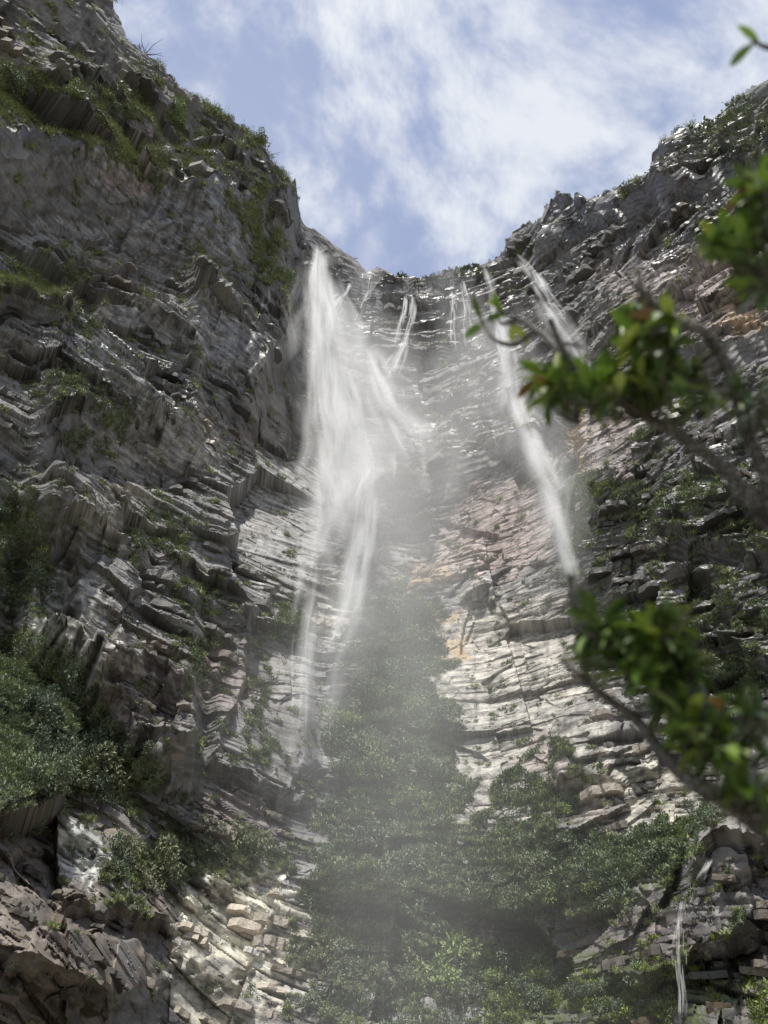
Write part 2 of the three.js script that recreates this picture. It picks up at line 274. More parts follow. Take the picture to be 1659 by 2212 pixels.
function rockColor(s, y, px, py, c) {
  const a = fbm2(s / 26 + 3, y / 20, 4), b = fbm2(s / 7, y / 2.2 + 50, 4), bedv = hash(Math.floor((y + 5 * n2(s / 95, y / 110)) / 1.3 + 0.3 * n2(s / 9, y / 4)), 0, 31) - 0.5;
  const fine = n2(s * 0.9, y * 1.6);
  let v = 0.195 + 0.09 * a + 0.085 * b + 0.05 * bedv + 0.035 * fine;
  const warm = 0.5 + 0.5 * n2(s / 38 - 4, y / 46 + 2);
  let r = v * lerp(0.985, 1.04, warm), g = v * lerp(0.985, 0.965, warm), bl = v * lerp(0.985, 0.91, warm);
  const wob = 22 * n2(s / 9, y / 9) + 12 * n2(s / 3, y / 2);
  for (const [x, yy, rx, ry, col, k] of STAINS_AND_LIT) {
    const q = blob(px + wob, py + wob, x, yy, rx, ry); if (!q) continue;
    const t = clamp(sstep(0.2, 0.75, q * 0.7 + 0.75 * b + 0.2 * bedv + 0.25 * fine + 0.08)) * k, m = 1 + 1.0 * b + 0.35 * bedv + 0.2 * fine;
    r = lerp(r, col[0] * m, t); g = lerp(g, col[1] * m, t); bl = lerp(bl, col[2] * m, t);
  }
  for (const [x, yy, rx, ry] of ORANGE) {
    const q = blob(px + wob * 0.7, py + wob * 0.7, x, yy, rx, ry); if (!q) continue;
    const t = sstep(0.35, 0.75, q + 0.7 * n2(s / 1.3, y / 6)) * 0.6; r = lerp(r, 0.46, t); g = lerp(g, 0.32, t); bl = lerp(bl, 0.17, t);
  }
  // dark runs of algae down the faces
  const run = sstep(0.28, 0.62, n2(s / 4.2, y / 20 + 9) * 0.8 + 0.35 * n2(s / 1.8, y / 5)); r *= 1 - 0.32 * run; g *= 1 - 0.32 * run; bl *= 1 - 0.31 * run;
  let moss = 0;
  for (const [x, yy, rx, ry, k] of MOSSY) moss = Math.max(moss, k * blob(px + wob, py + wob, x, yy, rx, ry));
  if (moss > 0) {
    const t = sstep(0.42, 0.6, moss * 0.9 + 0.55 * fbm2(s / 3 + 80, y / 2.4, 3) + 0.15 * fine);
    r = lerp(r, 0.105 + 0.035 * fine, t); g = lerp(g, 0.122 + 0.04 * fine, t); bl = lerp(bl, 0.065, t);
  }
  c[0] = clamp(r, 0.02, 0.7); c[1] = clamp(g, 0.02, 0.7); c[2] = clamp(bl, 0.02, 0.65);
  return moss;
}
// rock that is wet and shines: a region, broken up
const WET = [[1470, 1220, 260, 330, 1.0], [1600, 1500, 140, 200, 0.9], [1400, 480, 240, 110, 0.75], [1560, 330, 150, 100, 0.7], [420, 460, 130, 90, 0.9], [180, 250, 180, 90, 0.8], [560, 720, 130, 130, 0.8], [560, 330, 120, 120, 0.6], [900, 650, 300, 100, 0.6], [320, 830, 260, 160, 0.75], [200, 1350, 130, 90, 0.7], [1500, 2050, 170, 120, 0.75], [250, 1500, 170, 170, 0.5], [60, 660, 90, 60, 0.9], [1050, 900, 170, 180, 0.5], [800, 2130, 300, 90, 0.5]];
function wetness(px, py, s, y) { let w = 0; for (const [x, yy, rx, ry, k] of WET) w = Math.max(w, k * blob(px, py, x, yy, rx, ry)); return w + 0.45 * n2(s / 8, y / 5) + 0.2 * n2(s / 2, y); }

// fine bedding relief, metres
function reliefTexture(seed, fx, fy) {
  const N = 512, d = new Uint8Array(N * N * 4), q = createNoise3D(rng(seed));
  for (let j = 0; j < N; j++) for (let i = 0; i < N; i++) {
    const a = i / N * 2 * Math.PI; let v = 0, k = 0.5;
    for (let o = 0, f = 1; o < 4; o++, f *= 2, k *= 0.55) v += k * q(Math.cos(a) * fx * f / 6.283, Math.sin(a) * fx * f / 6.283, j / N * fy * f);
    const m = j / N; let v2 = 0; k = 0.5;
    for (let o = 0, f = 1; o < 4; o++, f *= 2, k *= 0.55) v2 += k * q(Math.cos(a) * fx * f / 6.283, Math.sin(a) * fx * f / 6.283, (m - 1) * fy * f);
    v = lerp(v, v2, sstep(0.8, 1, m));
    const c = clamp(0.5 + 0.55 * v) * 255; d[(j * N + i) * 4] = d[(j * N + i) * 4 + 1] = d[(j * N + i) * 4 + 2] = c; d[(j * N + i) * 4 + 3] = 255;
  }
  const t = new THREE.DataTexture(d, N, N); t.wrapS = t.wrapT = THREE.RepeatWrapping; t.magFilter = THREE.LinearFilter; t.needsUpdate = true; return t;
}
const relief = reliefTexture(5, 5, 26); relief.repeat.set(1 / 24, 1 / 13);
const M = {
  rock: new THREE.MeshStandardMaterial({ name: 'dry_rock', vertexColors: true, roughness: 0.86, flatShading: true, side: THREE.DoubleSide }),
  wet: new THREE.MeshPhysicalMaterial({ name: 'wet_rock', vertexColors: true, roughness: 0.46, color: new THREE.Color(0.6, 0.6, 0.61), ior: 1.6, flatShading: true, side: THREE.DoubleSide }),
};

// ------------------------------------------------------------------ the cliffs: one grid of rows of equal height, cut into three walls
const rows = [];
for (let y = -4; y < 362;) { rows.push(y); const R = smoothR(0, Math.max(0, y)), e2 = 1 + (y / R) ** 2; y += Math.max(0.11, R * e2 / 739 * 0.93); }
for (const y of [366, 372, 382, 396, 420]) rows.push(y);
const half = 340, cols = [];
for (let i = -half; i <= half; i++) cols.push(i / half);
for (const e of [1.03, 1.08, 1.15, 1.25]) { cols.push(e); cols.unshift(-e); }
const widthAt = (y) => 0.47 + 0.68 * Math.pow(clamp(y, 0, 340) / 340, 0.75);
console.log('cliff grid', rows.length, cols.length);
const NC = cols.length, NR = rows.length, cp = new Float32Array(NC * NR * 3), cc = new Float32Array(NC * NR * 3), cuv = new Float32Array(NC * NR * 2), cw = new Float32Array(NC * NR), cq = new Float32Array(NC * NR * 2);
// rows crowd together under the overhangs, so that ceilings are as finely meshed as walls
const STEP = 4, CC = Math.ceil(NC / STEP) + 1, rowY = new Float32Array(CC * NR);
{
  const W = [];
  for (let c = 0; c < CC; c++) {
    const u = cols[Math.min(NC - 1, c * STEP)], w = new Float32Array(NR); let last = 0;
    for (let j = 0; j < NR; j++) {
      const y = rows[j], az = u * widthAt(y), R = smoothR(az, y), [px, py] = toPic(R * Math.sin(az), y, -R * Math.cos(az)), b = bigShape(px, py, az * SA);
      w[j] = 1 + (j && y < 330 ? Math.min(5, 0.9 * Math.max(0, b - last) / (rows[j] - rows[j - 1])) : 0); last = b;
    }
    W.push(w);
  }
  for (let c = 0; c < CC; c++) {
    const cum = new Float32Array(NR);
    for (let j = 1; j < NR; j++) { let v = 0, n = 0; for (let q = -3; q <= 3; q++) { const x = W[c + q]; if (x) for (let e = -2; e <= 2; e++) { const z = x[j + e]; if (z) { v += z; n++; } } } cum[j] = cum[j - 1] + v / n; }
    let p = 1; for (let j = 0; j < NR; j++) { const t = cum[NR - 1] * j / (NR - 1); while (p < NR - 1 && cum[p] < t) p++; rowY[c * NR + j] = lerp(rows[p - 1], rows[p], clamp((t - cum[p - 1]) / (cum[p] - cum[p - 1]))); }
  }
}
const rowAt = (i, j) => { const c = Math.floor(i / STEP), t = i / STEP - c; return lerp(rowY[c * NR + j], rowY[(c + 1) * NR + j], t); };
{
  const o = {}, c = [0, 0, 0];
  for (let j = 0; j < NR; j++) {
    for (let i = 0; i < NC; i++) {
      const k = j * NC + i, y = rowAt(i, j), az = cols[i] * widthAt(y);
      surf(az, y, o);
      cp[k * 3] = o.x; cp[k * 3 + 1] = o.y; cp[k * 3 + 2] = o.z;
      cuv[k * 2] = o.s; cuv[k * 2 + 1] = bedHeight(o.s, o.y);
      const [px, py] = toPic(o.x, o.y, o.z); cq[k * 2] = px; cq[k * 2 + 1] = py;
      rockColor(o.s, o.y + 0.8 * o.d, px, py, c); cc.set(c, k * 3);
      cw[k] = wetness(px, py, o.s, o.y);
    }
  }
}
function wall(name, u0, u1, label, category) {
  let a = 0, b = NC - 1; while (cols[a] < u0) a++; while (cols[b - 1] >= u1) b--;   // neighbours share one column
  const n = b - a + 1, pos = new Float32Array(n * NR * 3), col = new Float32Array(n * NR * 3), uv = new Float32Array(n * NR * 2), dry = [], wet = [];
  for (let j = 0; j < NR; j++) { const f = j * NC + a; pos.set(cp.subarray(f * 3, (f + n) * 3), j * n * 3); col.set(cc.subarray(f * 3, (f + n) * 3), j * n * 3); uv.set(cuv.subarray(f * 2, (f + n) * 2), j * n * 2); }
  for (let j = 0; j < NR - 1; j++) for (let i = 0; i < n - 1; i++) {
    const p = j * n + i, g = j * NC + a + i, list = cw[g] > 0.55 ? wet : dry;
    const D = (x, y) => (pos[x * 3] - pos[y * 3]) ** 2 + (pos[x * 3 + 1] - pos[y * 3 + 1]) ** 2 + (pos[x * 3 + 2] - pos[y * 3 + 2]) ** 2;
    if (D(p, p + n + 1) < D(p + 1, p + n)) list.push(p, p + 1, p + n + 1, p, p + n + 1, p + n); else list.push(p, p + 1, p + n, p + 1, p + n + 1, p + n);
  }
  const g = new THREE.BufferGeometry();
  g.setAttribute('position', new THREE.BufferAttribute(pos, 3)); g.setAttribute('color', new THREE.BufferAttribute(col, 3)); g.setAttribute('uv', new THREE.BufferAttribute(uv, 2));
  const idx = new Uint32Array(dry.length + wet.length); idx.set(dry); idx.set(wet, dry.length);
  g.setIndex(new THREE.BufferAttribute(idx, 1)); g.addGroup(0, dry.length, 0); g.addGroup(dry.length, wet.length, 1);
  const root = new THREE.Group(); root.name = name; scene.add(root); tag(root, label, category, null, 'structure');
  part('rock_face', g, [M.rock, M.wet], root);
  console.log(name, idx.length / 3, 'triangles,', Math.round(100 * wet.length / idx.length) + '% wet');
  return root;
}
const leftCliff = wall('left_cliff', -2, -0.19, 'overhanging grey layered cliff left of the main waterfall', 'cliff');
const backCliff = wall('back_cliff', -0.19, 0.345, 'banded cliff behind the falling water, with the green gully at its foot', 'cliff');
const rightCliff = wall('right_cliff', 0.345, 2, 'wet black and pale layered cliff behind the leafy branches', 'cliff');

// the ground that the camera stands on
{
  const g = new THREE.CircleGeometry(2500, 96, 0, Math.PI * 2); g.rotateX(-Math.PI / 2);
  const ground = new THREE.Mesh(g, new THREE.MeshStandardMaterial({ name: 'valley_floor', color: new THREE.Color(0.13, 0.12, 0.09), roughness: 0.95, bumpMap: relief, bumpScale: 0.2 }));
  ground.name = 'ground'; ground.receiveShadow = true; tag(ground, 'stony valley floor at the foot of the cliffs', 'ground', null, 'structure'); scene.add(ground);
}

// ------------------------------------------------------------------ loose slabs and blocks standing out of the walls, each a part of its wall
function slabShape(seed) {
  const r = rng(seed), n = 9, top = [], bot = [], thick = 0.5;
  for (let i = 0; i < n; i++) {                                   // a jagged front edge, a straight back inside the wall
    const t = i / (n - 1), x = lerp(-0.5, 0.5, t), z = 0.16 + 0.3 * r() * (0.5 + Math.sin(t * Math.PI)) - 0.18 * Math.abs(2 * t - 1) ** 3;
    bot.push([x + 0.03 * (r() - 0.5), -thick + 0.12 * (r() - 0.5), z - 0.10 * r()]); top.push([x * (0.9 + 0.1 * r()), thick + 0.15 * (r() - 0.5), z * (0.75 + 0.3 * r())]);
  }
  const mid = bot.map((p, i) => [lerp(p[0], top[i][0], 0.5), 0.2 * (r() - 0.5), lerp(p[2], top[i][2], 0.5) + 0.05 * (r() - 0.3)]);
  const bb = [[0.5, -thick, -0.6], [-0.5, -thick, -0.6]], tb = [[0.5, thick, -0.6], [-0.5, thick, -0.6]], v = [];
  const tri = (a, b, c) => v.push(...a, ...b, ...c), quad = (a, b, c, d) => { tri(a, b, c); tri(a, c, d); };
  for (let i = 0; i < n - 1; i++) { quad(bot[i], bot[i + 1], mid[i + 1], mid[i]); quad(mid[i], mid[i + 1], top[i + 1], top[i]); }
  const fan = (ring, back, flip) => { const c = [0, ring[0][1], -0.1]; const all = [...ring, ...back]; for (let i = 0; i < all.length; i++) { const a = all[i], b = all[(i + 1) % all.length]; flip ? tri(c, b, a) : tri(c, a, b); } };
  fan(top, tb, false); fan(bot, bb, true);
  quad(bot[n - 1], bb[0], tb[0], top[n - 1]); quad(bb[1], bot[0], top[0], tb[1]);
  const g = new THREE.BufferGeometry(); g.setAttribute('position', new THREE.BufferAttribute(new Float32Array(v), 3));
  const uv = new Float32Array(v.length / 3 * 2); for (let i = 0; i < v.length / 3; i++) { uv[i * 2] = v[i * 3] * 6 + seed; uv[i * 2 + 1] = v[i * 3 + 1] * 1.5 + v[i * 3 + 2] * 2; }
  g.setAttribute('uv', new THREE.BufferAttribute(uv, 2)); g.computeVertexNormals();
  return g;
}
const slabGeo = [...Array(12)].map((_, i) => slabShape(300 + i));
// streaked stone tone for the slabs
function stoneTexture() {
  const N = 256, d = new Uint8Array(N * N * 4), q = createNoise2D(rng(77));
  for (let j = 0; j < N; j++) for (let i = 0; i < N; i++) {
    const a = Math.abs(i / N * 2 - 1), b = Math.abs(j / N * 2 - 1);
    let v = 0.8 + 0.22 * q(a * 3, b * 14) + 0.16 * q(a * 11 + 5, b * 30) + 0.12 * q(a * 40, b * 40 + 7);
    const o = (j * N + i) * 4; v = clamp(v, 0.25, 1) * 255; d[o] = v; d[o + 1] = v * 0.985; d[o + 2] = v * 0.955; d[o + 3] = 255;
  }
  const t = new THREE.DataTexture(d, N, N); t.wrapS = t.wrapT = THREE.RepeatWrapping; t.magFilter = THREE.LinearFilter; t.colorSpace = THREE.SRGBColorSpace; t.repeat.set(0.2, 0.35); t.needsUpdate = true; return t;
}
const stoneMap = stoneTexture(), slabMat = new Map();
function slabMaterial(c, wet) {
  const q = (x) => Math.round(x * 12) / 12, lum = Math.max(0.08, q((c[0] + c[1] + c[2]) / 3)), w = Math.round((c[0] - c[2]) / (c[0] + c[2]) * 10) / 10, k = [lum * (1 + w), lum, lum * (1 - w)], key = k.join() + wet;
  if (!slabMat.has(key)) slabMat.set(key, new THREE.MeshStandardMaterial({ name: wet ? 'wet_slab' : 'dry_slab', map: stoneMap, color: new THREE.Color(k[0] * 1.25, k[1] * 1.25, k[2] * 1.25).multiplyScalar(wet ? 0.6 : 1), roughness: wet ? 0.5 : 0.85, flatShading: true, side: THREE.DoubleSide }));
  return slabMat.get(key);
}
const greenAt = (px, py) => { let m = 0; for (const [x, y, rx, ry, k] of GREEN) m = Math.max(m, k * blob(px, py, x, y, rx, ry)); return m; };
// x, y, rx, ry, how thickly it grows
const GREEN = [
  [870, 1340, 75, 70, 0.9], [860, 1450, 100, 110, 0.95], [850, 1600, 125, 130, 1], [850, 1750, 160, 130, 1], [840, 1900, 185, 130, 1], [850, 2050, 190, 130, 0.9], [830, 2180, 190, 80, 0.65], [760, 1620, 60, 110, 0.6],
  [1130, 1850, 130, 70, 0.95], [1270, 1880, 150, 70, 1], [1100, 1930, 110, 60, 1], [1400, 1840, 130, 50, 0.8], [1180, 1740, 80, 40, 0.6], [1230, 1960, 160, 40, 0.75], [1120, 2080, 60, 90, 0.75], [1200, 2130, 70, 60, 0.8], [1330, 2170, 140, 40, 0.7], [1060, 2150, 40, 80, 0.7], [1480, 1780, 80, 30, 0.7],
  [40, 1200, 90, 140, 0.75], [60, 1480, 130, 110, 1], [110, 1620, 170, 120, 1], [250, 1680, 90, 70, 0.9], [40, 1740, 70, 60, 0.8], [360, 1840, 55, 60, 0.85], [280, 1900, 50, 60, 0.6], [500, 1850, 110, 40, 0.6], [150, 1700, 70, 60, 0.7],
  [40, 190, 90, 40, 0.9], [20, 235, 60, 24, 0.9], [120, 262, 60, 26, 0.7], [225, 290, 60, 32, 0.8], [300, 340, 50, 28, 0.9], [330, 375, 30, 26, 0.9], [240, 220, 60, 30, 0.5], [340, 260, 60, 30, 0.5], [430, 330, 60, 40, 0.4], [540, 430, 40, 60, 0.5], [570, 520, 30, 50, 0.6], [590, 600, 30, 30, 0.6], [120, 620, 60, 40, 0.8], [160, 690, 30, 30, 0.9], [40, 610, 50, 30, 0.7], [150, 830, 40, 30, 0.7], [110, 860, 40, 20, 0.5], [230, 890, 60, 40, 0.5], [180, 950, 50, 20, 0.5],
  [625, 1350, 40, 50, 0.75], [360, 1140, 60, 60, 0.55], [300, 1190, 30, 40, 0.6], [430, 1300, 50, 40, 0.5], [430, 1450, 40, 50, 0.6], [420, 1380, 40, 30, 0.4], [560, 1520, 40, 60, 0.4], [540, 1620, 60, 50, 0.4],
  [1260, 1080, 35, 60, 0.7], [1340, 1060, 60, 40, 0.5], [1250, 1180, 40, 60, 0.55], [1400, 1120, 80, 50, 0.5], [1500, 1060, 60, 40, 0.55], [1560, 1300, 90, 60, 0.5], [1640, 1120, 50, 60, 0.6], [1480, 1450, 80, 50, 0.5], [1610, 1450, 60, 60, 0.6], [1600, 1560, 60, 60, 0.55], [1400, 960, 40, 40, 0.5], [1200, 1640, 60, 60, 0.4], [1160, 1720, 80, 50, 0.6],
  [1590, 250, 90, 50, 0.6], [1640, 300, 50, 60, 0.5], [1500, 290, 60, 30, 0.4], [1340, 400, 40, 20, 0.5], [1010, 590, 60, 20, 0.7], [1080, 545, 30, 14, 0.7], [900, 600, 60, 12, 0.6], [560, 300, 40, 40, 0.5], [620, 390, 24, 40, 0.5], [450, 240, 50, 30, 0.5], [1660, 2180, 50, 60, 0.8], [1590, 2000, 50, 40, 0.4],
];
function frameAt(o, tilt) {                                        // x along the wall, y up, z out of it
  const e = 0.03, a = smoothR(o.az + e, o.y), b = smoothR(o.az - e, o.y);
  const t = new THREE.Vector3(a * Math.sin(o.az + e) - b * Math.sin(o.az - e), 0, -a * Math.cos(o.az + e) + b * Math.cos(o.az - e)).normalize();
  const dip = -(bedHeight(o.s + 4, o.y) - bedHeight(o.s - 4, o.y)) / 8; t.y = dip; t.normalize();
  const z = new THREE.Vector3().crossVectors(t, new THREE.Vector3(0, 1, 0)).normalize();
  const y = new THREE.Vector3().crossVectors(z, t).normalize();
  return new THREE.Matrix4().makeBasis(t, y, z);
}
{
  const r = rng(515), o = {}, c = [0, 0, 0];
  const rotM = new THREE.Matrix4(), eul = new THREE.Euler();
  const counts = { left: 0, back: 0, right: 0 };
  for (let n = 0; n < 2600; n++) {
    const px = r() * 1700 - 20, py = 60 + r() * 2150, a = r(), b = r(), cc2 = r(), e1 = r(), e2 = r(), pick = Math.floor(r() * 12);
    const d = ray(px, py); if (d.te > interp(rimAz, rimTe, d.az) * 0.955 || greenAt(px, py) > 0.3) continue;
    let sm = 0; for (const [x, yy, rx, ry, k] of SMOOTH) sm = Math.max(sm, k * blob(px, py, x, yy, rx, ry)); if (sm > 0.35) continue;
    hit(px, py, o); if (underside > 0.05) continue;
    const u = o.az / widthAt(o.h), [root, key, most] = u < -0.19 ? [leftCliff, 'left', 270] : u < 0.345 ? [backCliff, 'back', 200] : [rightCliff, 'right', 270];
    if (counts[key] >= most) continue; counts[key]++;
    const dist = Math.hypot(o.R, o.y), w = (20 + 62 * a * a) / FOC * dist, th = w * (0.10 + 0.14 * b);
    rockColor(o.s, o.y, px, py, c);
    const m = part('rock_slab', slabGeo[pick], slabMaterial(c, wetness(px, py, o.s, o.y) > 0.62 ? 1 : 0), root);
    rotM.makeRotationFromEuler(eul.set((e1 - 0.5) * 0.25, (e2 - 0.5) * 0.9, (cc2 - 0.5) * 0.16));
    const mat = frameAt(o).multiply(rotM).scale(new THREE.Vector3(w, th, w * 0.62)); mat.setPosition(o.x, o.y, o.z);
    mat.decompose(m.position, m.quaternion, m.scale);
  }
  console.log('slabs', JSON.stringify(counts));
}

// ------------------------------------------------------------------ plants on the cliffs
const leafMat = (name, r, g, b, rough = 0.6) => new THREE.MeshPhysicalMaterial({ name, color: new THREE.Color(r, g, b), roughness: rough, transmission: 0.28, thickness: 0, side: THREE.DoubleSide, flatShading: true });
const G = { dark: leafMat('dark_leaf', 0.12, 0.155, 0.10), mid: leafMat('mid_leaf', 0.18, 0.225, 0.135), bright: leafMat('bright_leaf', 0.23, 0.30, 0.10), olive: leafMat('olive_leaf', 0.22, 0.24, 0.13), cover: new THREE.MeshStandardMaterial({ name: 'cover_leaf', color: 0xffffff, roughness: 0.6, side: THREE.DoubleSide, flatShading: true }) };
const barkMat = new THREE.MeshStandardMaterial({ name: 'bark', color: new THREE.Color(0.10, 0.08, 0.065), roughness: 0.9 });
function leafQuads(list) {                                         // [x,y,z, dir, up, len, wid] -> folded leaves of two faces each side of the rib
  const pos = [], d = new THREE.Vector3(), sd = new THREE.Vector3(), up = new THREE.Vector3();
  for (const l of list) {
    d.copy(l.d).normalize(); up.copy(l.u); sd.crossVectors(d, up).normalize(); up.crossVectors(sd, d).normalize();
    const P = (t, s, h) => [l.p.x + d.x * t * l.len + sd.x * s * l.wid + up.x * h * l.wid, l.p.y + d.y * t * l.len + sd.y * s * l.wid + up.y * h * l.wid, l.p.z + d.z * t * l.len + sd.z * s * l.wid + up.z * h * l.wid];
    const a = P(0, 0, 0), b = P(0.5, 0.5, 0.18), c = P(1, 0, -0.15), e = P(0.5, -0.5, 0.18);
    pos.push(...a, ...b, ...c, ...a, ...c, ...e);
  }
  const g = new THREE.BufferGeometry(); g.setAttribute('position', new THREE.BufferAttribute(new Float32Array(pos), 3)); g.computeVertexNormals(); return g;
}
function taperTube(pts, r0, r1, sides = 5) {
  const c = new THREE.CatmullRomCurve3(pts), n = Math.max(4, pts.length * 3), g = new THREE.TubeGeometry(c, n, 1, sides, false), p = g.attributes.position, q = new THREE.Vector3(), cen = new THREE.Vector3();
  for (let i = 0; i <= n; i++) { c.getPointAt(i / n, cen); const k = lerp(r0, r1, i / n); for (let j = 0; j <= sides; j++) { const id = i * (sides + 1) + j; q.fromBufferAttribute(p, id).sub(cen).multiplyScalar(k).add(cen); p.setXYZ(id, q.x, q.y, q.z); } }
  g.computeVertexNormals(); return g;
}
/** A shrub of unit radius: stems that fork and lumps of leaves round their ends. */
function shrubGeo(seed, leaves, lumps, leafLen, flat, lean = 0) {
  const r = rng(seed), list = [], stems = [];
  for (let k = 0; k < lumps; k++) {
    const a = k / lumps * 6.28 + r() * 1.5, h = 0.25 + 0.85 * r() * flat, q = 0.25 + 0.55 * r(), c = new THREE.Vector3(Math.cos(a) * q, h, Math.sin(a) * q + lean * (0.4 + h)), R = 0.28 + 0.25 * r();
    stems.push(taperTube([new THREE.Vector3(0, -0.3, -0.1), new THREE.Vector3(c.x * 0.4, h * 0.35, c.z * 0.4), c], 0.035, 0.012, 4));
    for (let i = 0; i < leaves / lumps; i++) {
      const d = dirOf(r); d.y = d.y * 0.8 + 0.15; const f = R * Math.cbrt(0.15 + 0.85 * r());
      const p = new THREE.Vector3(c.x + d.x * f, c.y + d.y * f * 0.8, c.z + d.z * f), out = d.clone().add(dirOf(r).multiplyScalar(0.8)); out.y -= 0.15;
      list.push({ p, d: out, u: new THREE.Vector3(0, 1, 0).add(dirOf(r).multiplyScalar(0.7)), len: leafLen * (0.6 + 0.8 * r()), wid: leafLen * (0.4 + 0.25 * r()) });
    }
  }
  return { leaves: leafQuads(list), stems: mergeGeometries(stems) };
}
const shrubs = [shrubGeo(1, 420, 7, 0.20, 1), shrubGeo(2, 460, 9, 0.17, 0.9), shrubGeo(3, 360, 6, 0.24, 1.2), shrubGeo(4, 420, 8, 0.18, 0.7), shrubGeo(5, 380, 6, 0.2, 1.4)];
const hanging = [shrubGeo(21, 420, 8, 0.2, 0.9, 0.35), shrubGeo(22, 420, 7, 0.19, 1.1, 0.4)];
function grassGeo(seed, blades, long) {
  const r = rng(seed), list = [];
  for (let i = 0; i < blades; i++) { const a = r() * 6.28, lean = 0.25 + 0.9 * r(), d = new THREE.Vector3(Math.cos(a) * lean, 1, Math.sin(a) * lean), p = new THREE.Vector3((r() - 0.5) * 0.7, -0.05, (r() - 0.5) * 0.7); const len = long * (0.5 + 0.7 * r()); list.push({ p, d, u: new THREE.Vector3(r() - 0.5, 0.4, r() - 0.5), len: len * 0.6, wid: 0.06 + 0.05 * r() });
    const e = p.clone().addScaledVector(d.clone().normalize(), len * 0.55); list.push({ p: e, d: new THREE.Vector3(d.x * 1.6, 0.1 - 0.5 * r(), d.z * 1.6), u: new THREE.Vector3(0, 1, 0), len: len * 0.5, wid: 0.05 }); }
  return leafQuads(list);
}
const grasses = [grassGeo(31, 70, 1.1), grassGeo(32, 80, 1.0), grassGeo(33, 60, 1.3)];
function plant(name, kinds, mat, px, py, size, r, label, group, squash = 1) {
  const o = hit(px, py), dist = Math.hypot(o.R, o.y), k = kinds[Math.floor(r() * kinds.length)], s = size / FOC * dist;
  const root = new THREE.Group(); root.name = numbered(name); scene.add(root);
  root.position.set(o.x - Math.sin(o.az) * s * 0.12, o.y - s * 0.15, o.z + Math.cos(o.az) * s * 0.12); root.rotation.set(0, r() * 6.28, 0);
  if (kinds === hanging) root.rotation.y = -o.az + (r() - 0.5);     // leans out of the wall
  root.scale.set(s, s * squash, s); tag(root, label, 'shrub', group);
  part('foliage', k.leaves, mat, root); part('stem', k.stems, barkMat, root);
  return root;
}
const inside = (r, [x, y, rx, ry]) => { const a = r() * 6.28, q = Math.sqrt(r()); return [x + rx * q * Math.cos(a), y + ry * q * Math.sin(a)]; };
